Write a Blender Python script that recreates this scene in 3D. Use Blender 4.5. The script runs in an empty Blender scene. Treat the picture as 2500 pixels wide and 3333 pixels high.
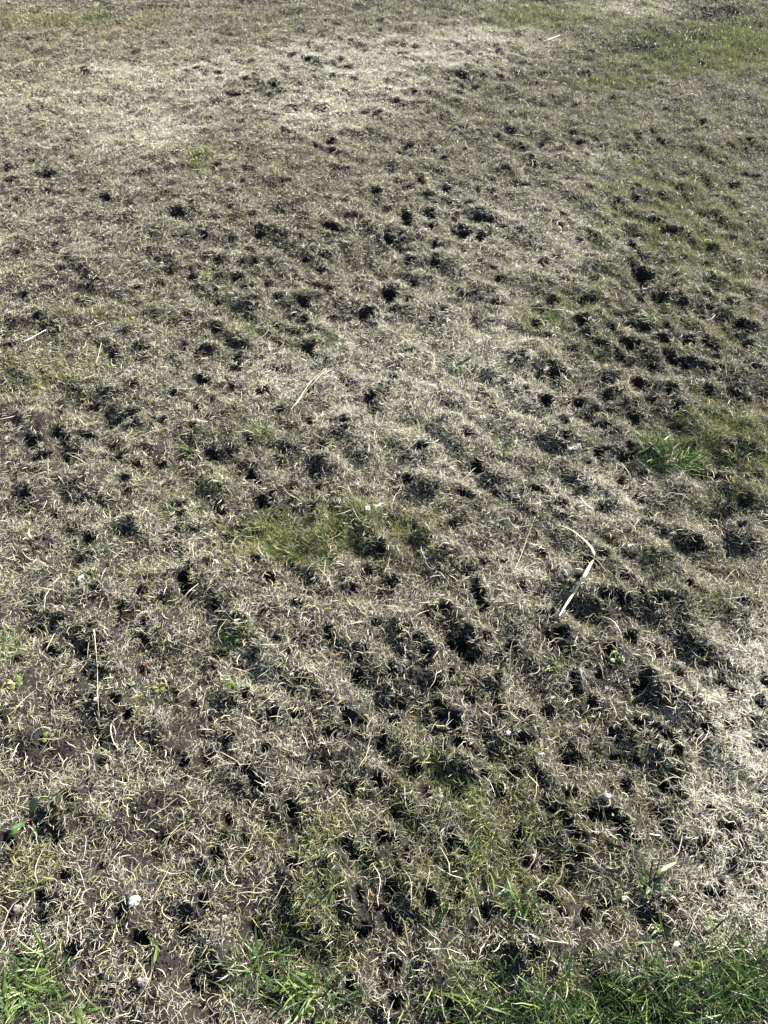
import bpy, math
import numpy as np
C = bpy.context.scene
R = math.radians
rng = np.random.default_rng(7)

# ------------------------------------------------------------ camera
CAM_H, PITCH, LENS, SENS = 1.5, 50.0, 26.0, 36.0
cam = bpy.data.objects.new('camera', bpy.data.cameras.new('camera'))
C.collection.objects.link(cam)
cam.location = (0, 0, CAM_H)
cam.rotation_euler = (R(90 - PITCH), 0, 0)
cam.data.sensor_fit = 'VERTICAL'
cam.data.sensor_height = SENS
cam.data.lens = LENS
cam.data.clip_start = 0.01
cam.data.clip_end = 2000
C.camera = cam
# ------------------------------------------------------------ light
SUN_EL, SUN_AZ = 35.0, 36.0          # azimuth counted from +x towards +y
w = bpy.data.worlds.new('World'); C.world = w; w.use_nodes = True
nt = w.node_tree; nt.nodes.clear()
sky = nt.nodes.new('ShaderNodeTexSky'); sky.sky_type = 'NISHITA'; sky.sun_disc = False
sky.sun_elevation = R(SUN_EL); sky.sun_rotation = R(90 - SUN_AZ)
bg = nt.nodes.new('ShaderNodeBackground'); bg.inputs[1].default_value = 0.062
ow = nt.nodes.new('ShaderNodeOutputWorld')
nt.links.new(sky.outputs[0], bg.inputs[0]); nt.links.new(bg.outputs[0], ow.inputs[0])
sd = bpy.data.lights.new('sun', 'SUN'); sd.energy = 5.0; sd.angle = R(0.53); sd.color = (1, .965, .90)
so = bpy.data.objects.new('sun', sd); C.collection.objects.link(so)
so.rotation_euler = (R(90 - SUN_EL), 0, R(SUN_AZ + 90))
C.view_settings.view_transform = 'Standard'; C.view_settings.look = 'None'
C.view_settings.exposure = 1.85; C.view_settings.gamma = 1
C.cycles.max_bounces = 4; C.cycles.diffuse_bounces = 2; C.cycles.transmission_bounces = 2

# ------------------------------------------------------------ projection helpers (photo pixels 2500 x 3333)
F = 3333 * LENS / SENS
sp, cp = math.sin(R(PITCH)), math.cos(R(PITCH))
def ray(px, py):
    a = (px - 1250) / F; b = (1666.5 - py) / F
    return np.array([a, b * sp + cp, b * cp - sp])
def on_plane(px, py, z=0.0):
    d = ray(px, py); t = (z - CAM_H) / d[2]
    return d[0] * t, d[1] * t, t                       # x, y, depth along axis
def project(x, y, z=0.0):
    dz = z - CAM_H
    depth = y * cp - dz * sp
    up = y * sp + dz * cp
    depth = np.maximum(depth, 0.05)
    return 1250 + F * x / depth, 1666.5 - F * up / depth, depth

# ------------------------------------------------------------ noise
def lattice(seed, n=256):
    return np.random.default_rng(seed).random((n, n)).astype(np.float32)
def vnoise(x, y, scale, seed):
    g = lattice(seed); n = g.shape[0]
    u = x / scale + 91.3; v = y / scale + 47.7
    i = np.floor(u).astype(np.int64); j = np.floor(v).astype(np.int64)
    fu = u - i; fv = v - j
    fu = fu * fu * (3 - 2 * fu); fv = fv * fv * (3 - 2 * fv)
    i0 = i % n; j0 = j % n; i1 = (i + 1) % n; j1 = (j + 1) % n
    return (g[i0, j0] * (1 - fu) + g[i1, j0] * fu) * (1 - fv) + (g[i0, j1] * (1 - fu) + g[i1, j1] * fu) * fv
def sstep(a, b, t):
    t = np.clip((t - a) / (b - a), 0, 1); return t * t * (3 - 2 * t)

# ------------------------------------------------------------ where the holes are (tile coordinates of the photo study; kind: 0 shallow, 1 deep, 2 deep slanting, 3 bare soil)
K = 1250 / 1659.0
TILES = {
(0, 0): [(1185,390,35,25,1),(1115,335,30,14),(1090,265,25,10),(1325,265,40,14),(1300,230,30,10),(1330,190,30,12),(1405,100,25,8),(1635,95,40,12),(1640,145,20,10),(1475,265,35,14),(1500,295,30,10),(945,320,40,12),(930,435,35,16),(995,440,30,16),(840,295,40,10),(1045,540,25,12),(1335,510,20,10),(340,565,45,16,1),(255,535,30,12),(190,530,20,10),(115,575,25,10),(140,685,50,12),(260,655,30,14),(300,610,40,12),(400,630,30,12),(20,605,30,10),(25,715,40,20),(195,750,60,20),(935,725,35,22),(1070,735,50,14),(1145,690,25,10),(1250,635,40,10),(1380,655,45,14),(1450,745,40,18),(1435,670,30,10),(1625,855,50,20),(1495,745,30,12),(1110,775,50,10),(880,855,30,10),(550,875,40,14),(995,905,40,14),(1000,835,30,10),(1240,805,60,12),(760,920,50,20),(155,945,30,10),(265,945,24,10),(790,985,40,14),(905,985,60,12),(1110,1010,55,30),(1205,965,45,20),(1310,970,50,20),(1420,1000,70,20,1),(1530,950,40,14),(1460,1015,40,16),(985,1075,30,16),(1085,1080,60,20),(880,1035,20,10),(1480,1085,40,14),(1430,1070,50,20),(1350,1085,30,14),(420,1040,25,12),(230,1060,25,10),(190,150,40,8),(120,170,30,8),(360,310,30,20),(480,410,30,8),(630,475,20,8),(1230,330,30,12),(1360,330,24,10),(1050,350,40,10),(1010,265,30,8),(1240,165,20,8),(1400,245,30,10),(1550,270,30,8),(1130,370,50,10),(1010,400,60,10)],
(1, 0): [(65,235,35,14),(130,410,25,16),(20,410,25,16),(330,325,60,14),(270,340,30,10),(185,490,30,12),(130,215,20,10),(480,295,30,10),(680,325,40,14),(630,330,20,10),(805,260,18,14,1),(800,285,16,8),(890,325,15,16,1),(800,415,20,10),(710,515,30,16),(715,270,20,8),(900,245,15,10),(985,435,30,16),(1300,355,30,14),(1385,280,50,10),(1240,290,30,10),(1130,225,120,22,3),(1265,85,50,14),(1430,60,180,40,3),(1305,560,22,22,1),(1368,543,16,14,1),(1160,575,18,16),(1185,620,30,20,1),(1090,605,35,24,1),(1005,603,35,14),(1045,645,25,18,1),(940,628,40,12),(1135,655,25,12),(1070,695,20,14),(880,670,35,14),(965,683,35,22,1),(1000,725,25,12),(855,610,40,16),(780,635,30,26,1),(820,570,35,10),(675,625,30,22),(550,570,50,14),(490,600,22,16),(420,640,25,12),(340,660,35,18),(250,705,35,14),(635,690,25,18,1),(630,718,35,16,1),(525,755,35,10),(715,735,25,10),(820,765,30,14),(665,765,35,18),(580,810,60,22),(470,840,25,28,1),(460,790,25,14),(160,800,40,30),(270,825,50,24),(190,870,40,20),(275,880,50,18),(60,860,30,16),(245,765,40,14),(85,935,50,30),(95,975,60,50,1),(190,935,55,30,1),(200,990,50,36,1),(305,945,35,40,1),(325,1010,60,60,1),(400,965,75,30,1),(420,1030,80,40,1),(130,1055,60,18),(215,1075,40,30),(20,1050,40,30,1),(340,1090,40,20),(585,1020,22,20),(610,950,28,14),(470,920,25,10),(1420,845,40,16),(1485,890,25,16),(1545,930,20,14),(1355,935,30,14),(1240,1015,70,20,1),(1180,960,60,20),(1160,920,30,12),(1520,790,45,20),(1475,685,22,20),(1490,635,35,14),(1605,750,30,12),(1560,745,30,12),(1640,605,25,12),(1400,780,30,12),(1410,890,30,12),(1400,990,40,12),(1580,960,30,14),(1070,1080,60,30,1),(1180,1070,40,14),(1410,1085,50,16),(1010,1050,40,20),(770,950,40,14),(1275,895,30,12),(1300,850,30,12),(1580,850,30,12),(1500,1040,40,14),(1620,1030,30,12),(1330,1060,40,14)],
(0, 1): [(960,30,55,24,1),(1095,35,40,30,1),(1310,20,50,24),(735,70,45,24),(945,95,45,22,1),(1215,85,28,24),(1155,115,35,36,1),(1260,130,50,18),(1400,135,100,28,1),(1380,65,50,16),(375,45,50,16),(260,60,40,14),(350,145,80,30,3),(220,110,60,16),(215,155,40,12),(105,180,45,16),(350,210,50,12),(1080,150,60,24),(940,195,40,24),(1110,205,20,14,1),(1030,105,50,24),(840,100,40,16),(1460,205,40,18),(1550,145,40,20),(1640,175,40,18,1),(1575,235,75,50,1),(1310,285,50,24,1),(1310,205,60,30),(925,308,36,36,1),(635,355,40,36,1),(785,395,28,34,1),(908,410,50,36,1),(1035,430,50,22,1),(1195,355,50,22,1),(655,250,30,30),(480,425,40,30),(810,260,30,16),(785,320,30,14),(640,415,50,18),(1330,390,60,34,1),(1590,320,60,18),(1450,300,60,20),(760,490,40,24),(870,530,70,34),(980,520,60,24),(1045,565,35,24,1),(1000,555,35,16),(590,580,36,24,1),(745,605,40,22),(400,640,60,34,1),(570,695,45,28,1),(520,700,30,14),(697,720,36,30,1),(465,725,30,16),(830,757,36,24,1),(650,750,24,14),(700,765,30,12),(370,780,80,30),(500,830,70,40,1),(285,860,40,30),(180,885,90,60,1),(340,930,70,24,1),(240,970,40,16),(60,720,90,50,3),(80,300,120,36,3),(40,400,80,30),(10,560,30,24),(30,435,40,16),(260,640,40,16),(230,420,40,16),(1140,585,80,20),(1190,480,50,30),(1335,700,60,30,1),(1350,725,40,20,1),(1490,720,60,30,1),(1430,760,40,14),(1590,590,50,40,1),(1380,830,90,50,1),(1080,935,50,60,1),(1100,965,40,30,1),(1255,1000,45,50,1),(920,945,60,34,1),(1120,1050,90,50,1),(940,1080,50,20,1),(1230,820,50,30),(100,1050,60,50,1),(1170,1015,40,20),(780,1070,60,20),(550,1040,40,16),(1580,815,40,20),(1470,1000,40,20)],
(1, 1): [(110,30,50,24,1),(215,35,55,30,1),(345,8,40,14,1),(130,120,40,36,1),(25,165,60,60,1),(110,200,40,20),(35,240,50,20),(165,185,40,16),(30,530,50,24,1),(120,420,60,20),(470,160,30,12),(360,180,70,20),(1070,50,50,30,1),(1130,40,40,16),(1110,110,90,50,1),(1190,185,60,30,1),(1240,115,50,24,1),(1265,215,60,30,1),(1300,285,45,24,1),(1390,40,50,24),(1480,120,60,24,1),(1410,160,40,16),(1480,220,50,20,1),(1390,190,40,16),(1570,205,60,20),(1630,60,40,30,1),(1290,30,40,16),(1540,310,60,30,1),(1410,385,80,36,1),(1310,390,50,30,1),(1180,390,70,40,1),(1050,395,80,44,1),(930,395,50,20),(780,125,60,20),(730,215,45,30,1),(870,205,90,24,1),(905,115,50,24),(840,305,60,26,1),(655,310,30,28,1),(1020,265,100,24,1),(1080,250,50,16),(1570,395,60,30,1),(1260,475,120,40,2),(1400,505,100,30,1),(1540,480,60,20),(1580,510,50,16,1),(620,400,50,20,1),(595,460,30,8,1),(525,553,50,14,1),(740,505,50,40,1),(800,410,60,24),(710,355,50,16),(1230,595,60,30,1),(1150,630,60,40,1),(1530,600,100,30,2),(1390,595,50,30),(1160,500,60,40),(990,505,50,24),(920,450,40,20),(870,540,50,20),(690,635,60,40,1),(610,600,40,20),(425,595,50,30,1),(460,650,40,16),(910,685,25,18,1),(960,630,80,40,1),(830,650,70,30),(285,705,40,24,1),(770,740,50,40,1),(1080,710,70,60,1),(930,740,90,30,1),(1000,775,60,24),(1250,740,60,20),(1500,700,110,36,2),(1540,730,40,30,1),(360,775,60,18),(165,830,70,18,1),(780,800,40,24,1),(1060,880,60,36,1),(1060,840,50,30),(1250,885,40,20),(1510,860,70,40,2),(395,890,60,44,1),(415,915,40,24,1),(885,900,50,26,1),(270,915,50,24,1),(100,955,80,36,1),(1030,975,60,24,1),(1010,1020,60,24,1),(845,1020,60,24,1),(720,990,40,24,1),(650,1020,60,30,1),(480,1025,60,40,1),(370,1040,70,30,1),(330,1020,50,20,1),(60,1085,60,30,1),(1110,1040,60,20),(1460,970,80,30,1),(1290,990,60,30),(1410,950,50,20),(1600,820,40,14),(1600,960,40,20),(690,1045,40,20),(1140,1090,50,14),(1460,1030,50,16)],
(0, 2): [(385,115,60,60,1),(970,120,70,40,1),(990,155,24,60,1),(205,140,60,30,1),(1015,65,60,24,1),(780,10,50,16),(950,8,60,14),(590,8,50,14),(230,8,50,14),(1180,15,60,24),(1100,213,40,30,1),(900,235,60,36),(795,290,100,90,1),(810,340,60,60,1),(620,290,80,60,1),(615,350,30,40,1),(385,290,50,60,1),(405,345,24,40,1),(190,300,60,80,1),(1150,285,80,34,1),(1590,240,80,50,1),(1640,150,50,50,1),(1525,320,24,40,1),(1295,405,110,36,1),(1315,345,36,30,1),(925,410,36,44,1),(1035,480,50,30,1),(625,485,60,50),(625,555,30,40,1),(210,580,90,70,1),(360,570,60,40),(1190,555,30,30,1),(1240,600,30,60,1),(1420,525,70,30,1),(1580,580,60,50,1),(1440,625,40,40,1),(1610,480,60,24,1),(1540,685,24,50,1),(1550,620,50,40),(1310,735,80,44,1),(1060,795,60,60,1),(540,875,60,40,1),(1185,875,50,24,1),(1275,875,24,24,1),(1500,890,60,50,1),(1560,900,40,30),(1415,950,36,30,1),(925,600,30,30,1),(950,595,30,20),(880,1070,90,80,1),(790,1080,60,40),(1145,1020,50,40,1),(200,1020,220,90,3),(20,910,60,60,3),(640,970,150,60,3),(780,930,100,40,3),(430,1085,50,20,1),(860,690,60,50,3),(1090,610,40,20),(400,780,40,24,1),(130,490,50,30),(830,810,50,30),(300,730,60,20),(1020,655,50,20),(1370,790,60,30),(1280,1080,50,30),(1480,850,40,20)],
(1, 2): [(410,370,60,90,2),(440,410,50,24,1),(515,210,60,30,1),(430,215,50,24,1),(685,160,50,40,1),(880,210,60,24,1),(830,300,50,30,1),(910,225,40,20,1),(960,190,80,30,1),(1050,180,60,24),(1130,40,60,36,1),(1230,190,80,30,1),(1350,150,50,24,1),(1440,35,50,30,1),(970,360,180,50,1),(1030,375,60,30,1),(1040,275,50,36,1),(1190,375,70,24,1),(1330,345,80,24,2),(1090,340,50,20),(30,280,70,24,1),(600,320,50,30),(700,440,100,24,1),(260,425,60,30,1),(190,430,80,40),(100,520,60,30),(150,570,80,60,1),(180,620,60,50,1),(340,560,70,90,1),(380,620,90,50,1),(290,560,40,30),(545,590,50,50,1),(430,540,40,16),(710,540,60,40,1),(765,520,24,20,1),(740,590,60,60,1),(780,615,60,30,1),(970,600,70,40,1),(880,580,60,24),(930,545,40,20),(1040,430,150,60,3),(1150,575,60,30,1),(1190,600,40,20),(1380,590,60,30,1),(1320,555,40,20),(1540,565,60,36,1),(820,715,60,50,1),(905,815,50,60,1),(920,700,50,30),(830,770,60,40),(1130,730,90,90,1),(1130,810,70,40,1),(1450,730,50,40,1),(1510,780,60,50,1),(1640,740,50,50,1),(1320,825,60,30,1),(1250,780,60,24),(130,720,150,100,3),(290,710,50,20,1),(490,720,50,24,1),(480,780,60,40),(480,830,50,50,1),(500,880,60,20),(585,880,70,36,1),(240,830,60,50,1),(270,890,90,40,2),(40,900,60,60,1),(60,830,60,50),(220,755,50,24,1),(330,1010,100,80,1),(390,1050,70,70,1),(590,985,90,50,1),(700,860,50,20),(800,1060,120,60,1),(1090,1080,70,50,1),(1000,1050,90,30),(1100,910,60,30),(1220,970,120,60,2),(1260,1040,80,40,1),(1160,940,60,30),(1380,940,50,24,1),(1480,920,40,14),(1620,1000,70,60,1),(1600,900,50,24),(120,1090,60,30,1),(860,960,50,16)],
(0, 3): [(1100,65,70,60,1),(1060,20,80,30,1),(1400,65,70,70,1),(1520,80,80,40,1),(1250,160,50,70,1),(985,220,40,36,1),(1480,330,60,60,1),(1530,370,80,60,1),(1240,390,60,60,1),(1280,425,50,40,1),(1640,290,50,120,1),(1400,430,40,40),(935,380,24,24,1),(700,295,60,40),(560,395,60,40,3),(650,155,120,60,3),(390,90,80,40,3),(315,150,60,60,1),(20,325,60,40,1),(430,440,60,40),(520,610,70,90,1),(1630,50,60,60,1),(1580,640,120,120,1),(1560,700,100,50,1),(1360,700,60,50,1),(1100,680,100,50),(700,840,180,80,3),(820,920,80,50,1),(1510,940,70,70,1),(1170,980,80,50,3),(780,700,60,30),(30,570,60,30,3),(160,640,80,50,3),(590,740,30,50,1)],
(1, 3): [(100,20,90,40,1),(420,30,60,40,1),(540,30,110,50,1),(490,100,60,40,1),(300,110,90,24,1),(1265,25,60,30,1),(1045,65,40,24,1),(800,115,50,24,1),(1260,100,90,40,2),(700,160,70,80,1),(770,220,80,60,2),(830,290,90,60,1),(850,370,70,50),(930,200,150,80,1),(1030,240,60,60,1),(1060,300,80,40,2),(1180,190,90,60,1),(1230,250,60,30),(30,310,70,60,1),(100,370,70,60,1),(290,330,70,80,1),(350,365,50,50,1),(570,330,50,50,1),(585,280,50,20,1),(670,310,60,40,3),(725,420,40,70,1),(640,400,40,30),(185,560,60,80,1),(240,610,80,70,1),(320,570,50,40),(440,620,50,60,1),(700,560,110,90,1),(750,620,80,70,1),(880,640,60,30,1),(970,580,70,50,1),(1220,590,80,60,1),(1420,530,80,40,1),(1480,520,50,30,1),(1640,180,40,60,1),(1420,180,60,30),(40,1000,60,60,1),(640,800,30,40,1),(290,1010,50,40),(40,850,60,60,1),(20,650,60,80,1),(60,700,60,50)],
}
TY = [0, 833, 1666, 2500]
HOLES = []
for (cx, cy), lst in TILES.items():
    for h in lst:
        k = h[4] if len(h) > 4 else 0
        px, py = cx * 1250 + h[0] * K, TY[cy] + h[1] * K
        if k == 2:
            for q in (-.55, 0, .55):
                HOLES.append((px + q * h[2] * K * .6, py + q * h[3] * K * .9, h[2] * K * .5, h[3] * K * .7, 1))
        else:
            HOLES.append((px, py, h[2] * K, h[3] * K, k))

# smaller pecked dents between the listed ones, in the parts of the lawn that show many of them
hr = np.random.default_rng(5)
ZONES = [(750,120,1700,500,170),(500,600,1650,1050,120),(1800,550,2480,1700,230),(1100,1650,2480,2950,90),(50,850,1100,2200,90),(1250,450,2450,1100,70),(0,500,700,950,45),(100,2200,1200,3200,35)]
LX = [(h[0], h[1]) for h in HOLES]
for (zx0, zy0, zx1, zy1, cnt) in ZONES:
    for _i in range(cnt):
        qx, qy = hr.uniform(zx0, zx1), hr.uniform(zy0, zy1)
        zz = on_plane(qx, qy)[2]; dd = .055 / zz * F
        if min((abs(qx - a_) ** 2 + (1.6 * (qy - b_)) ** 2) for a_, b_ in LX) < dd * dd: continue
        LX.append((qx, qy)); rr = hr.uniform(.022, .042) / zz * F
        HOLES.append((qx, qy, rr, rr * math.sin(math.atan2(CAM_H, on_plane(qx, qy)[1])) * hr.uniform(.7, 1.1), 0))

# ------------------------------------------------------------ colour and cover maps; patches in the 1659-wide overview
MAPS = {
'pale': [(850,130,200,50,.9),(690,250,120,50,.9),(820,200,100,40,.7),(330,290,100,40,.8),(430,160,140,50,.6),(1050,90,150,40,.7),(1370,20,120,25,.9),(1610,1790,110,260,1.3),(1640,1450,90,160,.8),(1250,520,120,90,.5),(1100,750,150,100,.6),(800,760,200,110,.5),(240,150,50,15,.7),(900,950,150,100,.5),(1300,1080,160,80,.6),(1150,1230,120,70,.4),(560,820,160,60,.4),(400,1180,150,100,.3),(1300,340,60,30,.6),(1550,640,100,60,.4),(620,120,100,40,.4),(1480,1560,120,120,.35),(1000,500,200,100,.4),(100,2020,100,60,.5),(1150,900,150,60,.4),(200,220,200,80,.4),(560,1440,120,100,.35)],
'tan': [(130,150,300,130,1),(300,110,200,50,.8),(600,330,200,60,.6),(700,450,200,100,.3),(930,1200,120,60,.5),(1340,2010,120,50,.6),(250,1950,120,60,.4)],
'green': [(430,350,45,25,1.1),(90,45,120,18,.8),(220,35,30,10,1),(330,40,60,20,.4),(560,60,90,25,.35),(1450,110,160,60,.8),(1600,90,90,70,.7),(1310,180,60,12,1),(1120,45,50,20,.8),(900,20,200,25,.4),(1230,40,100,25,.6),(1400,480,130,90,.6),(1550,560,140,90,.6),(1500,350,150,90,.4),(1560,940,110,70,1.1),(1440,970,70,30,.8),(1600,1050,80,60,.6),(700,1140,170,50,1.0),(560,1150,60,30,1),(840,1110,70,30,.6),(620,1190,100,30,.6),(540,705,60,15,.6),(690,740,60,20,.7),(580,930,80,35,.7),(230,680,120,30,.5),(470,620,100,40,.3),(1250,640,100,40,.6),(1080,200,120,40,.2),(1200,270,200,60,.2),(950,1720,200,120,.75),(720,1820,120,90,.6),(650,1960,80,50,.7),(1100,1850,150,120,.55),(1350,1680,130,80,.45),(1000,1950,150,70,.5),(600,2080,120,80,.7),(720,2040,100,50,.6),(80,2130,60,60,1.1),(80,1850,100,70,.5),(150,780,120,50,.5),(50,850,100,60,.5),(30,1420,40,40,.7),(300,1490,70,30,.5),(500,1370,40,25,.8),(60,1900,60,40,.5),(350,1080,100,50,.4),(480,1040,60,40,.5),(1200,700,100,30,.5),(1300,760,120,40,.4),(1550,720,100,50,.4),(450,1830,150,60,.25),(840,960,40,20,.5),(300,1260,120,60,.3),(1200,1900,200,60,.5),(1400,1240,120,70,.3),(1560,1270,90,50,.4)],
'lush': [(1330,2110,260,50,.35),(700,2170,160,40,.25),(1430,2185,220,50,1.2),(1610,2110,90,62,1.2),(1180,2195,130,38,.8),(1000,2150,80,50,.35),(590,2120,90,50,.45),(85,2140,50,50,.6),(1600,60,60,50,.12),(1430,110,70,30,.15),(1440,968,50,14,.5)],
'soil': [(180,640,90,28,.75),(40,720,60,22,.8),(100,1600,110,45,.85),(420,1530,80,45,.6),(240,1570,60,40,.3),(1390,100,90,24,1.0),(1490,85,80,20,.8),(1530,28,100,18,.9),(900,1465,48,34,.9),(1340,1330,80,40,.6),(330,1770,60,30,.5),(320,1990,90,40,.4),(10,900,60,50,.6),(100,990,60,40,.5),(1380,590,60,30,.5),(1230,850,80,40,.3),(480,2100,100,40,.35),(780,2020,90,40,.5),(1330,1600,120,70,.35),(380,1380,160,80,.3),(100,1450,120,60,.25),(530,1820,80,40,.3),(1000,1400,100,40,.3),(1300,1490,120,50,.3),(620,1600,200,60,.2),(1500,700,120,60,.3),(1280,700,120,40,.3),(200,1400,90,50,.3),(30,1830,30,20,.6)],
}
CS = 0.02
cgx = np.arange(-4.5, 4.5, CS); cgy = np.arange(-.8, 9, CS)
CX, CY = np.meshgrid(cgx, cgy, indexing='ij')
pu, pv, _ = project(CX, CY)
pu = pu * 1659 / 2500; pv = pv * 1659 / 2500
MAP = {}
for k, lst in MAPS.items():
    a = np.zeros_like(CX)
    jx = (vnoise(CX, CY, .07, 11) - .5) * 50; jy = (vnoise(CX, CY, .07, 12) - .5) * 40
    for (x, y, rx, ry, s) in lst:
        a += s * np.exp(-(((pu + jx * min(1, rx / 60) - x) / rx) ** 2 + ((pv + jy * min(1, ry / 60) - y) / ry) ** 2) * .9)
    MAP[k] = np.clip(a, 0, 1.3)
def bil(arr, x, y, x0, y0, s):
    u = np.clip((x - x0) / s, 0, arr.shape[0] - 1.001); v = np.clip((y - y0) / s, 0, arr.shape[1] - 1.001)
    i = u.astype(np.int64); j = v.astype(np.int64); fu = u - i; fv = v - j
    return (arr[i, j] * (1 - fu) + arr[i + 1, j] * fu) * (1 - fv) + (arr[i, j + 1] * (1 - fu) + arr[i + 1, j + 1] * fu) * fv
def M(k, x, y): return bil(MAP[k], x, y, cgx[0], cgy[0], CS)

# ------------------------------------------------------------ height raster
S = 0.004
gx = np.arange(-4.2, 4.2, S); gy = np.arange(-.7, 8.4, S)
GX, GY = np.meshgrid(gx.astype(np.float32), gy.astype(np.float32), indexing='ij')
H = (vnoise(GX, GY, .9, 1) - .5) * .030
# the more pecked the spot, the lumpier the turf
rgx = np.arange(-4.3, 4.3, .05); rgy = np.arange(-.8, 8.6, .05); RX, RY = np.meshgrid(rgx, rgy, indexing='ij'); ROU = np.zeros_like(RX)
for (px, py, wp, hp, k) in HOLES:
    X, Y, z = on_plane(px, py); ROU += (1.0 if k == 1 else .45) * np.exp(-((RX - X) ** 2 + (RY - Y) ** 2) / .016)
ROUGH = (1 - .55 * sstep(1.3, 3.0, GY)) * bil(np.clip(ROU / 2.2, 0, 1), GX, GY, rgx[0], rgy[0], .05).astype(np.float32)
H += (vnoise(GX, GY, .11, 2) - .5) * .026
# low ridges running from far left to near right, between the pecked rows
H += (vnoise(GX * .75 + GY * .6, (GY * .8 - GX * .6) * .5, .055, 3) - .5) * (.014 + .036 * ROUGH)
H += (vnoise(GX, GY, .032, 4) - .5) * (.011 + .012 * ROUGH)
H = H.astype(np.float32)
DEP = np.zeros_like(H); RIM = np.zeros_like(H); BARE = np.zeros_like(H)
WX = (.6 * vnoise(GX, GY, .022, 5) + .5 * vnoise(GX, GY, .009, 7) - .55).astype(np.float32); WY = (.6 * vnoise(GX, GY, .022, 6) + .5 * vnoise(GX, GY, .009, 8) - .55).astype(np.float32)
for (px, py, wp, hp, k) in HOLES:
    X, Y, z = on_plane(px, py)
    dep = math.atan2(CAM_H, max(Y, .02))
    gr_ = 1.0 if k == 3 else (.92 + .32 * float(sstep(1.4, 2.8, z)))
    a = max(wp * z / F * .5 * gr_, .014); b = max(hp * z / F / math.sin(dep) * .5 * gr_, .013)
    b = min(b, a * 1.8); a = min(a, b * 2.4) if k != 3 else a
    if k == 3: a *= 1.1; b *= 1.1
    rad = max(a, b) * 2.2 + .01
    i0, i1 = np.searchsorted(gx, [X - rad, X + rad]); j0, j1 = np.searchsorted(gy, [Y - rad, Y + rad])
    if i1 - i0 < 2 or j1 - j0 < 2: continue
    sl = (slice(i0, i1), slice(j0, j1))
    wob = min(a, b) * 1.5
    r = np.sqrt(((GX[sl] - X + WX[sl] * wob) / a) ** 2 + ((GY[sl] - Y + WY[sl] * wob) / b) ** 2)
    if k == 3:
        BARE[sl] = np.maximum(BARE[sl], 1 - sstep(.6, 1.25, r))
        continue
    m = min(a, b)
    D = (min(max(m * 1.3, .026), .034) if k == 1 else min(max(m * 1.3, .018), .026))
    DEP[sl] = np.maximum(DEP[sl], D * (1 - sstep(.25, 1.2, r)))
    RIM[sl] = np.maximum(RIM[sl], (.010 if k == 1 else .005) * np.exp(-((r - 1.55) / .42) ** 2))
    BARE[sl] = np.maximum(BARE[sl], (1. if k == 1 else .9) * (1 - sstep(.75, 1.2, r)))
H += RIM * (1 - np.clip(DEP / .008, 0, 1)) - DEP
DEP *= 1
def height(x, y): return bil(H, x, y, gx[0], gy[0], S)
def bare(x, y): return bil(BARE, x, y, gx[0], gy[0], S)

# ------------------------------------------------------------ materials
def newmat(name):
    m = bpy.data.materials.new(name); m.use_nodes = True
    nt = m.node_tree; nt.nodes.clear()
    o = nt.nodes.new('ShaderNodeOutputMaterial')
    return m, nt, nt.nodes, nt.links, o
def blade_mat(name, trans=.3, gloss=.06, rough=.4, attr=True, col=(.5, .4, .2), col2=None):
    m, nt, N, L, o = newmat(name)
    if attr:
        c = N.new('ShaderNodeAttribute'); c.attribute_name = 'Col'; src = c.outputs['Color']
    else:
        tc = N.new('ShaderNodeTexCoord'); nz = N.new('ShaderNodeTexNoise'); nz.inputs['Scale'].default_value = 90
        nz.inputs['Detail'].default_value = 4
        L.new(tc.outputs['Object'], nz.inputs['Vector'])
        rp = N.new('ShaderNodeValToRGB'); rp.color_ramp.elements[0].position = .35; rp.color_ramp.elements[1].position = .68
        rp.color_ramp.elements[0].color = (*col, 1); rp.color_ramp.elements[1].color = (*(col2 or [min(1, v * 1.4) for v in col]), 1)
        L.new(nz.outputs['Fac'], rp.inputs['Fac']); src = rp.outputs['Color']
    d = N.new('ShaderNodeBsdfDiffuse'); t = N.new('ShaderNodeBsdfTranslucent'); g = N.new('ShaderNodeBsdfGlossy')
    g.inputs['Roughness'].default_value = rough
    a = N.new('ShaderNodeMixShader'); a.inputs[0].default_value = trans
    b = N.new('ShaderNodeMixShader'); b.inputs[0].default_value = gloss
    L.new(src, d.inputs['Color']); L.new(src, t.inputs['Color'])
    L.new(d.outputs[0], a.inputs[1]); L.new(t.outputs[0], a.inputs[2])
    L.new(a.outputs[0], b.inputs[1]); L.new(g.outputs[0], b.inputs[2]); L.new(b.outputs[0], o.inputs[0])
    return m
M_DRY = blade_mat('dry_grass', .14, .04, .5)
M_GREEN = blade_mat('green_grass', .28, .045, .4)

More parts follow.
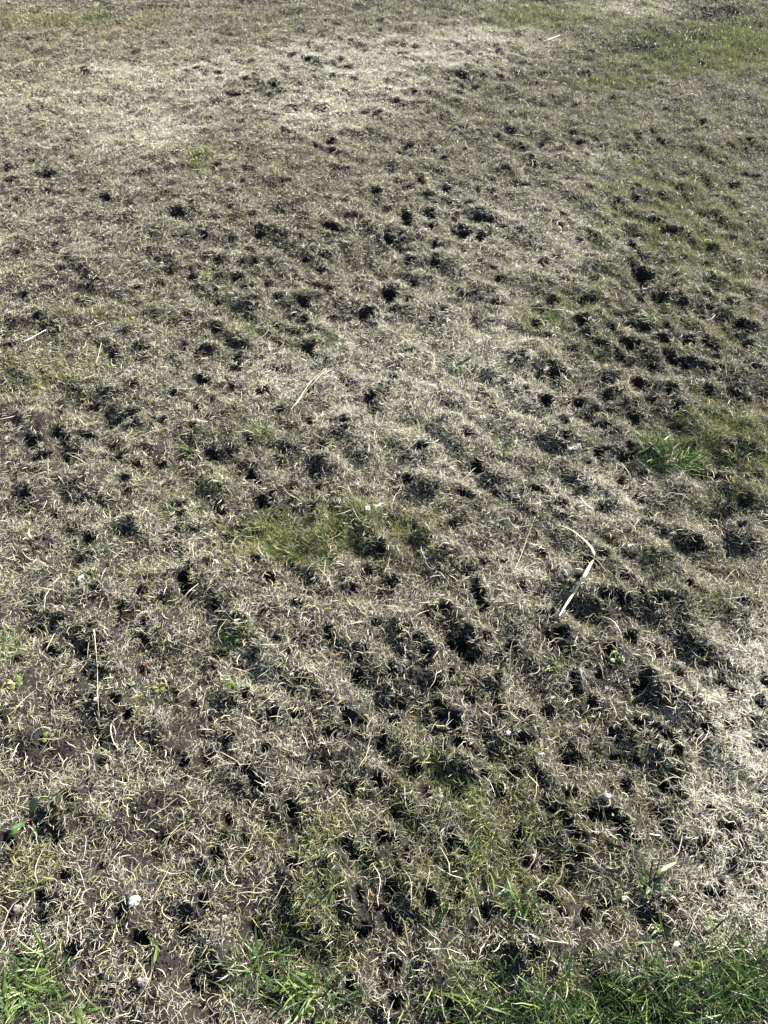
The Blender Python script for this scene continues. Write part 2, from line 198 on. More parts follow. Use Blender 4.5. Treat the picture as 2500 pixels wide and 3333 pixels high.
def soil_mat():
    m, nt, N, L, o = newmat('soil')
    p = N.new('ShaderNodeBsdfPrincipled'); p.inputs['Roughness'].default_value = .95
    p.inputs['Specular IOR Level'].default_value = .15
    tc = N.new('ShaderNodeTexCoord')
    n1 = N.new('ShaderNodeTexNoise'); n1.inputs['Scale'].default_value = 140; n1.inputs['Detail'].default_value = 6
    n2 = N.new('ShaderNodeTexNoise'); n2.inputs['Scale'].default_value = 9; n2.inputs['Detail'].default_value = 3
    L.new(tc.outputs['Object'], n1.inputs['Vector']); L.new(tc.outputs['Object'], n2.inputs['Vector'])
    r1 = N.new('ShaderNodeValToRGB')
    e = r1.color_ramp.elements
    e[0].position = .3; e[0].color = (.005, .0044, .0038, 1); e[1].position = .75; e[1].color = (.042, .037, .032, 1)
    mx = N.new('ShaderNodeMix'); mx.data_type = 'RGBA'; mx.inputs[0].default_value = .5
    r2 = N.new('ShaderNodeValToRGB'); r2.color_ramp.elements[0].color = (.010, .0085, .0075, 1); r2.color_ramp.elements[1].color = (.027, .024, .021, 1)
    L.new(n1.outputs['Fac'], r1.inputs['Fac']); L.new(n2.outputs['Fac'], r2.inputs['Fac'])
    L.new(r1.outputs['Color'], mx.inputs[6]); L.new(r2.outputs['Color'], mx.inputs[7])
    # far lawn outside the modelled turf: dry thatch tone, from a vertex attribute
    at = N.new('ShaderNodeAttribute'); at.attribute_name = 'far'
    rf = N.new('ShaderNodeValToRGB'); rf.color_ramp.elements[0].position = .35; rf.color_ramp.elements[1].position = .65
    rf.color_ramp.elements[0].color = (.11, .12, .05, 1); rf.color_ramp.elements[1].color = (.30, .25, .16, 1)
    n3 = N.new('ShaderNodeTexNoise'); n3.inputs['Scale'].default_value = 1.3; n3.inputs['Detail'].default_value = 9
    n3.inputs['Roughness'].default_value = .75
    L.new(tc.outputs['Object'], n3.inputs['Vector']); L.new(n3.outputs['Fac'], rf.inputs['Fac'])
    mf = N.new('ShaderNodeMix'); mf.data_type = 'RGBA'
    L.new(at.outputs['Fac'], mf.inputs[0]); L.new(mx.outputs[2], mf.inputs[6]); L.new(rf.outputs['Color'], mf.inputs[7])
    L.new(mf.outputs[2], p.inputs['Base Color'])
    bp = N.new('ShaderNodeBump'); bp.inputs['Strength'].default_value = .9; bp.inputs['Distance'].default_value = .004
    L.new(n1.outputs['Fac'], bp.inputs['Height']); L.new(bp.outputs[0], p.inputs['Normal'])
    L.new(p.outputs[0], o.inputs[0])
    return m
M_SOIL = soil_mat()

# ------------------------------------------------------------ mesh helpers
def mesh_np(name, V, Fq, col=None, mat=None, smooth=True):
    me = bpy.data.meshes.new(name)
    V = np.ascontiguousarray(V, dtype=np.float32); Fq = np.ascontiguousarray(Fq, dtype=np.int32)
    me.vertices.add(len(V)); me.vertices.foreach_set('co', V.ravel())
    nf, k = Fq.shape
    me.loops.add(nf * k); me.loops.foreach_set('vertex_index', Fq.ravel())
    me.polygons.add(nf); me.polygons.foreach_set('loop_start', np.arange(0, nf * k, k, dtype=np.int32))
    me.update(calc_edges=True)
    if col is not None:
        ca = me.color_attributes.new('Col', 'FLOAT_COLOR', 'POINT')
        ca.data.foreach_set('color', np.ascontiguousarray(col, dtype=np.float32).ravel())
    if smooth: me.polygons.foreach_set('use_smooth', np.ones(nf, dtype=bool))
    if mat: me.materials.append(mat)
    return me
def link(name, me, parent=None, label=None, cat=None, kind=None, group=None, loc=None):
    o = bpy.data.objects.new(name, me); C.collection.objects.link(o)
    if parent: o.parent = parent
    if loc is not None: o.location = loc
    for k, v in (('label', label), ('category', cat), ('kind', kind), ('group', group)):
        if v: o[k] = v
    return o

# ------------------------------------------------------------ ground: one sheet, fine near, coarse to the horizon
ys = [-.45]
while ys[-1] < 7.4:
    ys.append(ys[-1] + .0034 + .0013 * max(ys[-1], 0))
ys = np.array(ys)
yo = ys[-1] + np.cumsum(np.geomspace(.02, 200, 60)); yb = ys[0] - np.cumsum(np.geomspace(.02, 200, 50))[::-1]
ya = np.concatenate([yb, ys, yo])
us = np.linspace(-1, 1, 821)
uo = 1 + np.cumsum(np.geomspace(.006, 60, 50)); ua = np.concatenate([-uo[::-1], us, uo])
UU, YY = np.meshgrid(ua, ya, indexing='ij')
YC = np.clip(YY, -.45, 7.4)
XX = UU * (1.25 + .36 * np.maximum(YC, 0))
ins = (XX > gx[2]) & (XX < gx[-3]) & (YY > gy[2]) & (YY < gy[-3])
hz = height(XX, YY)
fade = np.clip(np.minimum.reduce([XX - gx[0], gx[-1] - XX, YY - gy[0], gy[-1] - YY]) / .5, 0, 1)
ZZ = hz * fade + (vnoise(XX, YY, .012, 21) - .5) * .0045 * fade
nx, ny = XX.shape
idx = np.arange(nx * ny).reshape(nx, ny)
Fq = np.stack([idx[:-1, :-1], idx[1:, :-1], idx[1:, 1:], idx[:-1, 1:]], -1).reshape(-1, 4)
V = np.stack([XX, YY, ZZ], -1).reshape(-1, 3)
me = mesh_np('ground', V, Fq, None, M_SOIL)
at = me.attributes.new('far', 'FLOAT', 'POINT')
edge = np.maximum(np.maximum((YY - 6.4) / 1.2, (-.2 - YY) / .3), (np.abs(XX) - (.6 + .34 * np.maximum(YY, 0) + .35)) / .6)
at.data.foreach_set('value', np.clip(edge, 0, 1).astype(np.float32).ravel())
link('ground', me, None, 'dark crumbly soil of the pecked lawn pitted with small dug holes', None, 'structure')

# ------------------------------------------------------------ ribbons of grass
PROF = {1: [1, .25], 2: [.9, .9, .15], 3: [.8, 1, .8, .12], 4: [.75, 1, .95, .65, .1], 5: [.7, .95, 1, .9, .6, .08]}
def ribbons(x, y, z, L, az, e0, e1, curl, wd, tw, seg, floor=.001, kk=1.1):
    n = len(x); k = seg + 1
    P = np.zeros((n, k, 3)); T = np.zeros((n, k, 3))
    P[:, 0] = np.stack([x, y, z], -1); kink = np.zeros(n)
    for i in range(k):
        s = i / seg
        if i: kink = kink + (rng.random(n) - .5) * kk * (5 / seg) ** .5
        a = az + kink + curl * (s - .3); e = e0 + (e1 - e0) * s ** 1.2
        t = np.stack([np.cos(e) * np.cos(a), np.cos(e) * np.sin(a), np.sin(e)], -1)
        T[:, i] = t
        if i < seg: P[:, i + 1] = P[:, i] + t * (L / seg)[:, None]
    P[:, 1:, 2] = np.maximum(P[:, 1:, 2], (z + floor)[:, None])
    up = np.zeros_like(T); up[..., 2] = 1
    side = np.cross(T, up); side /= np.maximum(np.linalg.norm(side, axis=-1, keepdims=True), 1e-4)
    nrm = np.cross(side, T)
    twi = tw[:, None] + np.linspace(0, 1, k)[None] * (tw * .8)[:, None]
    W = side * np.cos(twi)[..., None] + nrm * np.sin(twi)[..., None]
    pr = np.array(PROF[seg])[None, :, None] * .5 * wd[:, None, None]
    V = np.stack([P - W * pr, P + W * pr], 2).reshape(-1, 3)
    b = (np.arange(n) * 2 * k)[:, None] + (np.arange(seg) * 2)[None]
    Fq = np.stack([b, b + 1, b + 3, b + 2], -1).reshape(-1, 4)
    return V, Fq
class Acc:
    def __init__(s): s.V = []; s.F = []; s.C = []; s.n = 0
    def add(s, V, Fq, col, seg):
        s.V.append(V.astype(np.float32)); s.F.append((Fq + s.n).astype(np.int32)); s.n += len(V)
        k = seg + 1
        c = np.repeat(col[:, None, :], 2 * k, 1)
        sh = np.linspace(.82, 1.06, k).repeat(2)[None, :, None]       # blades are paler towards the dry tip
        c = np.clip(c * sh, 0, 1).reshape(-1, 3)
        s.C.append(np.concatenate([c, np.ones((len(c), 1))], 1).astype(np.float32))
    def out(s): return np.concatenate(s.V), np.concatenate(s.F), np.concatenate(s.C)
def lerp(a, b, t): return np.array(a)[None] * (1 - t[:, None]) + np.array(b)[None] * t[:, None]
U = rng.random
dry, grn = Acc(), Acc()
bands = [(-.35, .5, 5), (.5, 1.0, 5), (1.0, 1.7, 4), (1.7, 2.6, 3), (2.6, 3.8, 3), (3.8, 5.2, 2), (5.2, 7.2, 2)]
for (y0, y1, seg) in bands:
    ym = (y0 + y1) / 2
    depth = ym * cp + CAM_H * sp
    ws = max(1., (depth / 1.9)) ** .75                # far blades drawn a little broader, and fewer
    dens = 235000 / ws ** 1.3
    if y0 < 0: dens = 190000
    hw = .52 * ((y1 * cp) + CAM_H * sp) + .35
    n = int(dens * (y1 - y0) * 2 * hw)
    x = (U(n) * 2 - 1) * hw; y = y0 + U(n) * (y1 - y0)
    keep = np.abs(x) < .52 * (y * cp + CAM_H * sp) + .3
    x, y = x[keep], y[keep]
    pale, tan, gr, lush, soil = (M(k, x, y) for k in ('pale', 'tan', 'green', 'lush', 'soil'))
    br = bare(x, y)
    cl = vnoise(x, y, .016, 31) * .6 + vnoise(x, y, .045, 32) * .6
    prob = (.30 + .85 * sstep(.28, .75, cl)) * (.62 + .45 * np.clip(pale, 0, 1) + .2 * np.clip(gr + tan, 0, 1)) * (1 - .78 * np.clip(soil * (.5 + .8 * vnoise(x, y, .03, 33)), 0, 1)) * (1 - np.clip(br * 1.0, 0, .93))
    prob *= 1 - .62 * np.clip(lush, 0, 1)
    keep = U(len(x)) < prob
    x, y, pale, tan, gr, lush, soil, br = (q[keep] for q in (x, y, pale, tan, gr, lush, soil, br))
    n = len(x); z = height(x, y) - .001
    gn = vnoise(x, y, .05, 41); gn2 = vnoise(x, y, .012, 42)
    pg = np.clip(gr * .46 * (.2 + gn * 1.3) + .07 * (gn > .45) + lush * .45 + .16 * (gn2 - .3), .03, .85)
    isg = U(n) < pg
    # dry ones
    m = ~isg; k = m.sum()
    t = U(k)
    col = lerp((.38, .33, .215), (.71, .66, .51), np.clip(t * .75 + pale[m] * .35 + .1, 0, 1))
    col = col * (1 - .45 * np.clip(tan[m], 0, 1)[:, None]) + lerp((.46, .32, .17), (.66, .52, .34), t) * (.45 * np.clip(tan[m], 0, 1)[:, None])
    q = U(k); col[q < .12] = lerp((.16, .12, .06), (.28, .22, .12), U((q < .12).sum()))
    gy_ = (q > .80) & (q < .93); col[gy_] = lerp((.60, .58, .50), (.80, .79, .72), U(gy_.sum()))
    col *= (.55 + .75 * U(k) ** 1.2)[:, None]
    pm = (np.clip(pale[m] - .12, 0, 1) * .8)[:, None]; col = col * (1 - pm) + lerp((.62, .57, .44), (.82, .79, .69), t) * pm
    col *= (.74 + .28 * np.clip(pale[m] * 1.3 + .12, 0, 1))[:, None]
    stub = U(k) < .42
    L = np.where(stub, .004 + .008 * U(k), .008 + .020 * U(k) ** 1.7)
    e0 = np.where(stub, .4 + .8 * U(k), .1 + .75 * U(k)); e1 = np.where(stub, e0 - .5 * U(k), -1.0 + 1.3 * U(k))
    az = U(k) * 6.283
    curl = (U(k) - .5) * np.where(stub, 1, 2.6)
    wd = (.0005 + .0006 * U(k) ** 1.5) * ws
    tw = (U(k) - .5) * 2.2
    lift = .007 * U(k) ** 2 * (~stub)
    V, Fq = ribbons(x[m], y[m], z[m] + lift, L, az, e0, e1, curl, wd, tw, seg)
    dry.add(V, Fq, col, seg)
    # yellow-green living ones
    m = isg; k = m.sum(); t = U(k)
    col = lerp((.11, .12, .03), (.38, .36, .15), np.clip(t * 1.0, 0, 1))
    dk = U(k) < .22; col[dk] = lerp((.055, .095, .03), (.12, .17, .06), U(dk.sum()))
    L = (.009 + .019 * U(k) ** 1.3) * (1 + .45 * np.clip(gr[m], 0, 1))
    e0 = .7 + .8 * U(k); e1 = e0 - .3 - 1.1 * U(k)
    wd = (.0006 + .0007 * U(k)) * ws
    V, Fq = ribbons(x[m], y[m], z[m], L, U(k) * 6.283, e0, e1, (U(k) - .5) * 2, wd, (U(k) - .5) * 1.6, seg, .001, .8)
    grn.add(V, Fq, col, seg)
    # long lush blades
    n2 = int(24000 * (y1 - y0) * 2 * hw)
    xl = (U(n2) * 2 - 1) * hw; yl = y0 + U(n2) * (y1 - y0)
    lm = M('lush', xl, yl) + .10 * M('green', xl, yl)
    kp = (U(n2) < np.clip(lm * 1.1 - .06, 0, 1)) & (bare(xl, yl) < .5)
    xl, yl = xl[kp], yl[kp]; k = len(xl)
    if k:
        t = U(k); col = lerp((.018, .042, .009), (.07, .13, .026), t); yg = U(k) < .2
        col[yg] = lerp((.16, .22, .05), (.30, .36, .12), U(yg.sum()))
        L = .030 + .050 * U(k)
        if ym > 1.5: L *= .55
        e0 = .6 + .9 * U(k); e1 = e0 - .5 - 1.1 * U(k)
        V, Fq = ribbons(xl, yl, height(xl, yl), L, U(k) * 6.283, e0, e1, (U(k) - .5) * 1.2, (.0012 + .0013 * U(k)) * ws ** .7, (U(k) - .5) * 1.5, max(seg, 3), .001, .35)
        grn.add(V, Fq, col, max(seg, 3))
# occasional longer loose wisps lying over the turf
for (y0, y1, n) in ((-.3, .6, 6500), (.6, 1.4, 7000), (1.4, 2.6, 6000), (2.6, 4.2, 3000)):
    hw = .52 * (y1 * cp + CAM_H * sp) + .3
    n = int(n * 1.5); x = (U(n) * 2 - 1) * hw; y = y0 + U(n) * (y1 - y0); pale = M('pale', x, y)
    kp = (U(n) < (.45 + .5 * np.clip(pale, 0, 1)) * (1 - .5 * np.clip(M('soil', x, y), 0, 1)) * (1 - .8 * np.clip(M('lush', x, y), 0, 1)) * (1 - .7 * bare(x, y)) * (.4 + 1.1 * vnoise(x, y, .03, 61)))
    x, y = x[kp], y[kp]; n = len(x); t = U(n); e0 = .15 + .8 * U(n)
    sc = 1 + .25 * (max(y0, 0))
    V, Fq = ribbons(x, y, height(x, y) + .003, .012 + .020 * U(n), U(n) * 6.283, e0, e0 - .3 - 1.0 * U(n), (U(n) - .5) * 2.4, (.0008 + .0006 * U(n)) * sc, (U(n) - .5) * 1.6, 4, .0, .6)
    c_ = lerp((.44, .37, .23), (.74, .68, .52), t); c_[U(n) < .22] *= np.array([.75, .80, .42])
    dry.add(V, Fq, c_, 4)
n = 5200
y = -.2 + 6.2 * U(n) ** 1.3; x = (U(n) * 2 - 1) * (.52 * (y * cp + CAM_H * sp) + .2)
kp = U(n) < .45 + .55 * np.clip(M('pale', x, y), 0, 1); x, y = x[kp], y[kp]; n = len(x)
V, Fq = ribbons(x, y, height(x, y) + .008 + .008 * U(n), .035 + .045 * U(n), U(n) * 6.283, .1 + .35 * U(n), -.5 * U(n), (U(n) - .5) * 3, .0008 + .0006 * U(n), (U(n) - .5) * 2, 5, -.002, .7)
dry.add(V, Fq, lerp((.45, .36, .22), (.68, .62, .50), U(n)), 5)
V, Fq, c = dry.out(); print('dry', len(Fq))
link('dry_grass', mesh_np('dry_grass', V, Fq, c, M_DRY, False), None, 'bleached straw coloured dead lawn grass matted over dark soil', 'dry grass', 'stuff')
V, Fq, c = grn.out(); print('green', len(Fq))
link('green_grass', mesh_np('green_grass', V, Fq, c, M_GREEN, False), None, 'living yellow green to deep green lawn grass in patches, longest at bottom right', 'green grass', 'stuff')

# ------------------------------------------------------------ crumbs of soil
phi = (1 + 5 ** .5) / 2
IV = np.array([(-1,phi,0),(1,phi,0),(-1,-phi,0),(1,-phi,0),(0,-1,phi),(0,1,phi),(0,-1,-phi),(0,1,-phi),(phi,0,-1),(phi,0,1),(-phi,0,-1),(-phi,0,1)]) / 1.902
IF = np.array([(0,11,5),(0,5,1),(0,1,7),(0,7,10),(0,10,11),(1,5,9),(5,11,4),(11,10,2),(10,7,6),(7,1,8),(3,9,4),(3,4,2),(3,2,6),(3,6,8),(3,8,9),(4,9,5),(2,4,11),(6,2,10),(8,6,7),(9,8,1)])
n = 480000
y = -.3 + 5.9 * U(n) ** 1.5; x = (U(n) * 2 - 1) * (.52 * (y * cp + CAM_H * sp) + .2)
kp = U(n) < np.clip(bare(x, y) * .8 + M('soil', x, y) * .7 + .07, 0, 1)
x, y = x[kp], y[kp]; n = len(x); print('crumbs', n)
r = (.0009 + .0034 * U(n) ** 3.5) * (1 + .12 * y)
Vc = IV[None] * (1 + (U((n, 12, 1)) - .5) * .7) * r[:, None, None] * np.stack([.8 + .5 * U(n), .8 + .5 * U(n), .6 + .4 * U(n)], -1)[:, None]
Vc += np.stack([x, y, height(x, y) + r * .3], -1)[:, None]
Fc = (IF[None] + (np.arange(n) * 12)[:, None, None]).reshape(-1, 3)
link('soil_crumbs', mesh_np('soil_crumbs', Vc.reshape(-1, 3), Fc, None, M_SOIL, False), None, 'loose black soil crumbs in and around the small dug holes', 'soil crumbs', 'stuff')

# ============================================================ single things
def G(px, py, up=0.0):
    x, y, _ = on_plane(px, py, 0)
    for _i in range(4):
        hh = float(height(np.array([x]), np.array([y]))[0]); x, y, _ = on_plane(px, py, hh + up)
    return np.array([x, y, hh + up])
def plain(name, col, col2=None, trans=.25, gloss=.06, rough=.4): return blade_mat(name, trans, gloss, rough, False, col, col2)
MG = plain('blade_green', (.05, .10, .018), (.11, .18, .04), .3, .04)
MGD = plain('blade_dark_green', (.028, .055, .018), (.05, .085, .025), .3, .04)
MGY = plain('blade_yellow_green', (.12, .17, .03), (.22, .27, .07), .3, .04)
MLF = plain('weed_leaf', (.065, .11, .035), (.12, .18, .065), .3, .05, .35)
MLB = plain('weed_leaf_brown', (.11, .09, .06), (.16, .17, .09), .2, .1)
MRED = plain('red_stem', (.30, .09, .06), (.42, .17, .12), .1)
MYEL = plain('yellow_leaf', (.42, .34, .06), (.55, .42, .10), .3)
MSTR = plain('straw', (.50, .43, .27), (.68, .62, .46), .12, .10, .35)
MSTB = plain('brown_straw', (.28, .19, .10), (.42, .31, .18), .1)
MPAL = plain('pale_leaf', (.50, .46, .38), (.66, .63, .56), .15, .08)
MBRN = plain('brown_leaf', (.12, .075, .045), (.22, .14, .09), .15)
MPNK = plain('pink_petal', (.48, .30, .28), (.60, .45, .42), .3)
MSTO = plain('pebble_stone', (.15, .14, .12), (.28, .26, .23), 0, .04, .6)
MCLO = plain('clover_leaf', (.10, .19, .08), (.14, .22, .09), .3, .04)

def strip(pts, widths, normal_hint=(0, 0, 1), fold=.0, twist=0.0, thick=.0003, sub=4):
    """solid curved leaf or stalk through pts with the given full widths; fold lifts the two edges off the midrib"""
    pts = np.array(pts, float); widths = np.array(widths, float)
    m = len(pts); t = np.linspace(0, m - 1, (m - 1) * sub + 1)
    def cr(a):                                         # catmull-rom
        i = np.minimum(t.astype(int), m - 2); f = t - i
        g = lambda k: a[np.clip(i + k, 0, m - 1)]
        f = f.reshape(-1, *([1] * (a.ndim - 1)))
        p0, p1, p2, p3 = g(-1), g(0), g(1), g(2)
        return .5 * ((2 * p1) + (-p0 + p2) * f + (2 * p0 - 5 * p1 + 4 * p2 - p3) * f ** 2 + (-p0 + 3 * p1 - 3 * p2 + p3) * f ** 3)
    P = cr(pts); W = np.maximum(cr(widths), .0002)
    T = np.gradient(P, axis=0); T /= np.maximum(np.linalg.norm(T, axis=1, keepdims=True), 1e-9)
    nh = np.array(normal_hint, float)[None].repeat(len(P), 0)
    Sd = np.cross(T, nh); Sd /= np.maximum(np.linalg.norm(Sd, axis=1, keepdims=True), 1e-6)
    Nn = np.cross(Sd, T)
    a = np.linspace(0, twist, len(P))[:, None]
    Sd, Nn = Sd * np.cos(a) + Nn * np.sin(a), Nn * np.cos(a) - Sd * np.sin(a)
    rows = []
    for s in (-1, -.5, 0, .5, 1):
        wave = 1 + .06 * np.sin(np.arange(len(P)) * 1.9 + s * 3)[:, None]
        rows.append(P + Sd * (s * .5 * W[:, None] * wave) + Nn * (abs(s) ** 1.3 * fold * W[:, None]))
    top = np.stack(rows, 1); bot = top - Nn[:, None] * thick
    k = len(P); V = np.concatenate([top.reshape(-1, 3), bot.reshape(-1, 3)])
    F_ = []
    o = k * 5
    for i in range(k - 1):
        for j in range(4):
            a_, b_, c_, d_ = i * 5 + j, i * 5 + j + 1, (i + 1) * 5 + j + 1, (i + 1) * 5 + j
            F_.append((a_, b_, c_, d_)); F_.append((o + a_, o + d_, o + c_, o + b_))
        F_.append((i * 5, (i + 1) * 5, o + (i + 1) * 5, o + i * 5)); F_.append((i * 5 + 4, o + i * 5 + 4, o + (i + 1) * 5 + 4, (i + 1) * 5 + 4))
    for j in range(4):
        F_.append((j, o + j, o + j + 1, j + 1)); e = (k - 1) * 5 + j; F_.append((e, e + 1, o + e + 1, o + e))
    return V, np.array(F_)
def tube(pts, r0, r1, seg=7, sub=5):
    pts = np.array(pts, float); m = len(pts); t = np.linspace(0, m - 1, (m - 1) * sub + 1)
    i = np.minimum(t.astype(int), m - 2); f = (t - i)[:, None]
    g = lambda k: pts[np.clip(i + k, 0, m - 1)]
    p0, p1, p2, p3 = g(-1), g(0), g(1), g(2)
    P = .5 * ((2 * p1) + (-p0 + p2) * f + (2 * p0 - 5 * p1 + 4 * p2 - p3) * f ** 2 + (-p0 + 3 * p1 - 3 * p2 + p3) * f ** 3)
    T = np.gradient(P, axis=0); T /= np.linalg.norm(T, axis=1, keepdims=True)
    A = np.cross(T, [0.1, .2, 1]); A /= np.linalg.norm(A, axis=1, keepdims=True); B = np.cross(A, T)
    rr = np.linspace(r0, r1, len(P))[:, None] * (1 + .12 * np.sin(np.arange(len(P)) * 2.3))[:, None]
    an = np.arange(seg) * 2 * math.pi / seg
    V = np.stack([P + A * rr * math.cos(q) + B * rr * math.sin(q) for q in an], 1).reshape(-1, 3)
    k = len(P); F_ = []
    for i in range(k - 1):
        for j in range(seg):
            F_.append((i * seg + j, i * seg + (j + 1) % seg, (i + 1) * seg + (j + 1) % seg, (i + 1) * seg + j))
    c0 = len(V); V = np.concatenate([V, P[:1], P[-1:]])
    for j in range(seg):
        F_.append((c0, (j + 1) % seg, j, j)); F_.append((c0 + 1, (k - 1) * seg + j, (k - 1) * seg + (j + 1) % seg, (k - 1) * seg + (j + 1) % seg))
    return V, F_
def mk(name, VF, mat, parent=None, origin=None, **kw):
    V, Fl = VF
    if origin is None: origin = V.mean(0) * 1.0; origin[2] = V[:, 2].min()
    me = bpy.data.meshes.new(name)
    faces = [tuple(dict.fromkeys(int(q) for q in f)) for f in Fl]
    me.from_pydata([tuple(v) for v in (V - origin)], [], faces); me.update()
    me.polygons.foreach_set('use_smooth', np.ones(len(me.polygons), dtype=bool))
    me.materials.append(mat)
    o = link(name, me, parent, **kw)
    if parent is None: o.location = origin
    return o
def empty(name, p, label, cat, group=None):
    o = bpy.data.objects.new(name, None); C.collection.objects.link(o); o.location = p; o.empty_display_size = .02
    o['label'] = label; o['category'] = cat
    if group: o['group'] = group
    return o

lr = np.random.default_rng(99)
def blade(root, base, az, L, e0, e1, wd, mat, curl=0.0, name='blade'):
    n = 6; P = [np.array(base, float)]
    for i in range(n):
        s = i / (n - 1); e = e0 + (e1 - e0) * s; a = az + curl * s
        P.append(P[-1] + np.array([math.cos(e) * math.cos(a), math.cos(e) * math.sin(a), math.sin(e)]) * L / n)
    W = wd * np.array([.6, .85, 1, 1, .85, .55, .06])
    mk(name, strip(P, W, (0.01, .02, 1), .12, lr.uniform(-.8, .8), .00025, 2), mat, root, np.array(root.location))
def tuft(px, py, spread, count, Lmin, Lmax, label, mats, wd=.0022, emin=.3, emax=1.4, az=None, bend=1.0, name='grass_tuft', group=None, cat='grass tuft'):
    p = G(px, py); root = empty(name, p, label, cat, group)
    for i in range(count):
        a = lr.uniform(0, 6.283); r = spread * lr.random() ** .7
        b = p + np.array([math.cos(a) * r, math.sin(a) * r, 0]); b[2] = float(height(b[:1], b[1:2])[0]) - .002
        A = lr.uniform(0, 6.283) if az is None else lr.uniform(*az)
        e0 = lr.uniform(emin, emax)
        blade(root, b, A, lr.uniform(Lmin, Lmax), e0, e0 - bend * lr.uniform(.3, 1.1), wd * lr.uniform(.7, 1.2), mats[int(lr.integers(len(mats)))], lr.uniform(-.7, .7))
    return root
def pxblade(root, pts, ups, widths, mat, name='blade', fold=.12, twist=0.0):
    P = [G(x, y, u) for (x, y), u in zip(pts, ups)]
    return mk(name, strip(P, widths, (0.01, .02, 1), fold, twist), mat, root, np.array(root.location))

# --- broad-leaved weeds
r = empty('broadleaf_weed', G(105, 2665), 'broadleaf weed with red stems and two long green leaves on bare soil at lower left', 'weed')
pxblade(r, [(104,2664),(88,2672),(68,2684),(45,2702),(26,2722),(18,2729)], [.004,.010,.014,.018,.017,.014], [.0015,.0016,.010,.017,.013,.002], MLF, 'leaf', .12)
pxblade(r, [(103,2655),(102,2643),(108,2624),(117,2600),(118,2592)], [.004,.010,.016,.022,.022], [.0018,.010,.017,.011,.002], MLF, 'leaf', .15)
pxblade(r, [(116,2608),(118,2598),(119,2590)], [.020,.024,.024], [.012,.012,.002], MLB, 'leaf_tip', .1)
pxblade(r, [(104,2666),(108,2680),(110,2692),(108,2706),(106,2720)], [.004,.009,.011,.011,.008], [.0015,.0018,.007,.006,.001], MLF, 'leaf', .1)
mk('stem', tube([G(103,2660,.001), G(104,2670,.008), G(109,2688,.010)], .0011, .0008), MRED, r, np.array(r.location))
mk('stem', tube([G(104,2664,.001), G(95,2669,.008), G(86,2673,.011)], .0011, .0008), MRED, r, np.array(r.location))
r = empty('broadleaf_weed', G(1484, 1196), 'small grey green weed with one long leaf pointing right, above the middle right', 'weed')
for pts, w_ in (([(1484,1196),(1498,1184),(1515,1176),(1532,1165),(1541,1163)],.013),([(1484,1196),(1476,1186),(1470,1178),(1468,1169)],.010),([(1484,1196),(1488,1185),(1492,1175)],.009),([(1484,1196),(1478,1202),(1476,1208)],.008),([(1484,1198),(1492,1203),(1496,1206)],.009)):
    m_ = len(pts); pxblade(r, pts, np.linspace(.004, .028, m_), w_ * np.array([.15] + [1] * (m_ - 2) + [.08]), MLF, 'leaf', .15)
r = empty('broadleaf_weed', G(1540, 1205), 'tiny pale green weed just right of the grey green weed', 'weed')
for pts in ([(1540,1205),(1531,1195),(1526,1183)],[(1540,1205),(1550,1192),(1557,1187)],[(1540,1205),(1549,1199),(1558,1196)],[(1540,1205),(1535,1198),(1538,1186)]):
    pxblade(r, pts, [.003,.014,.020], [.001,.008,.0005], MCLO, 'leaf', .15)
r = empty('broadleaf_weed', G(1628, 1458), 'weed with one upright grey leaf and one arching leaf, right of centre', 'weed')
pxblade(r, [(1624,1456),(1618,1444),(1611,1430),(1607,1418),(1608,1410)], [.004,.014,.026,.036,.042], [.002,.008,.010,.008,.0006], MLF, 'leaf', .15)
pxblade(r, [(1630,1458),(1642,1453),(1656,1444),(1672,1437),(1688,1436)], [.004,.016,.024,.026,.020], [.002,.010,.011,.009,.0006], MLF, 'leaf', .15)
pxblade(r, [(1632,1462),(1645,1472),(1658,1475),(1671,1472)], [.004,.010,.012,.010], [.002,.008,.007,.0006], MGY, 'leaf', .15)
pxblade(r, [(1630,1464),(1632,1480),(1640,1492)], [.004,.008,.005], [.002,.006,.0006], MGY, 'leaf', .15)
r = empty('feathery_weed', G(1910, 1425), 'low feathery green weed beside a white petal scrap', 'weed')
for i in range(26):
    a = lr.uniform(0, 6.283); b = np.array(r.location) + np.array([math.cos(a), math.sin(a), 0]) * lr.uniform(0, .03)
    blade(r, b, lr.uniform(0, 6.283), lr.uniform(.012, .028), lr.uniform(.5, 1.3), lr.uniform(-.6, .3), .0022, [MCLO, MG][i % 2], lr.uniform(-1, 1), 'leaflet')

# --- small seedlings and clover leaves
def seedling(px, py, label, mat, leafpx, n, name='seedling', up=.012, mat2=None, rnd=.75):
    r = empty(name, G(px, py), label, 'seedling'); p0 = G(px, py)
    z = on_plane(px, py)[2]; s = leafpx * .8 * z / F
    a0 = lr.uniform(0, 6.283)
    for i in range(n):
        a = a0 + i * 6.283 / n + lr.uniform(-.3, .3); d = np.array([math.cos(a), math.sin(a), 0])
        P = [p0 + [0, 0, .002], p0 + d * s * .35 + [0, 0, up * .8], p0 + d * s * .8 + [0, 0, up], p0 + d * s * 1.15 + [0, 0, up * 1.02], p0 + d * s * 1.3 + [0, 0, up * .9]]
        mk('leaf', strip(P, np.array([.1, .15, rnd, rnd, .1]) * s, (0.01, .02, 1), .1), (mat2 if (mat2 and i == n - 1) else mat), r, p0)
    return r
seedling(55, 2230, 'yellow green seedling with a bright yellow leaf at the far left edge', MGY, 24, 4, mat2=MYEL)
seedling(520, 2245, 'yellow green seedling amid straw, right of the long upright dry stem', MGY, 20, 4)
seedling(160, 2405, 'yellow green seedling on the bare soil patch at left', MGY, 20, 3)
seedling(770, 2080, 'round leaved green seedling beside the small left hand grass clump', MCLO, 20, 3)
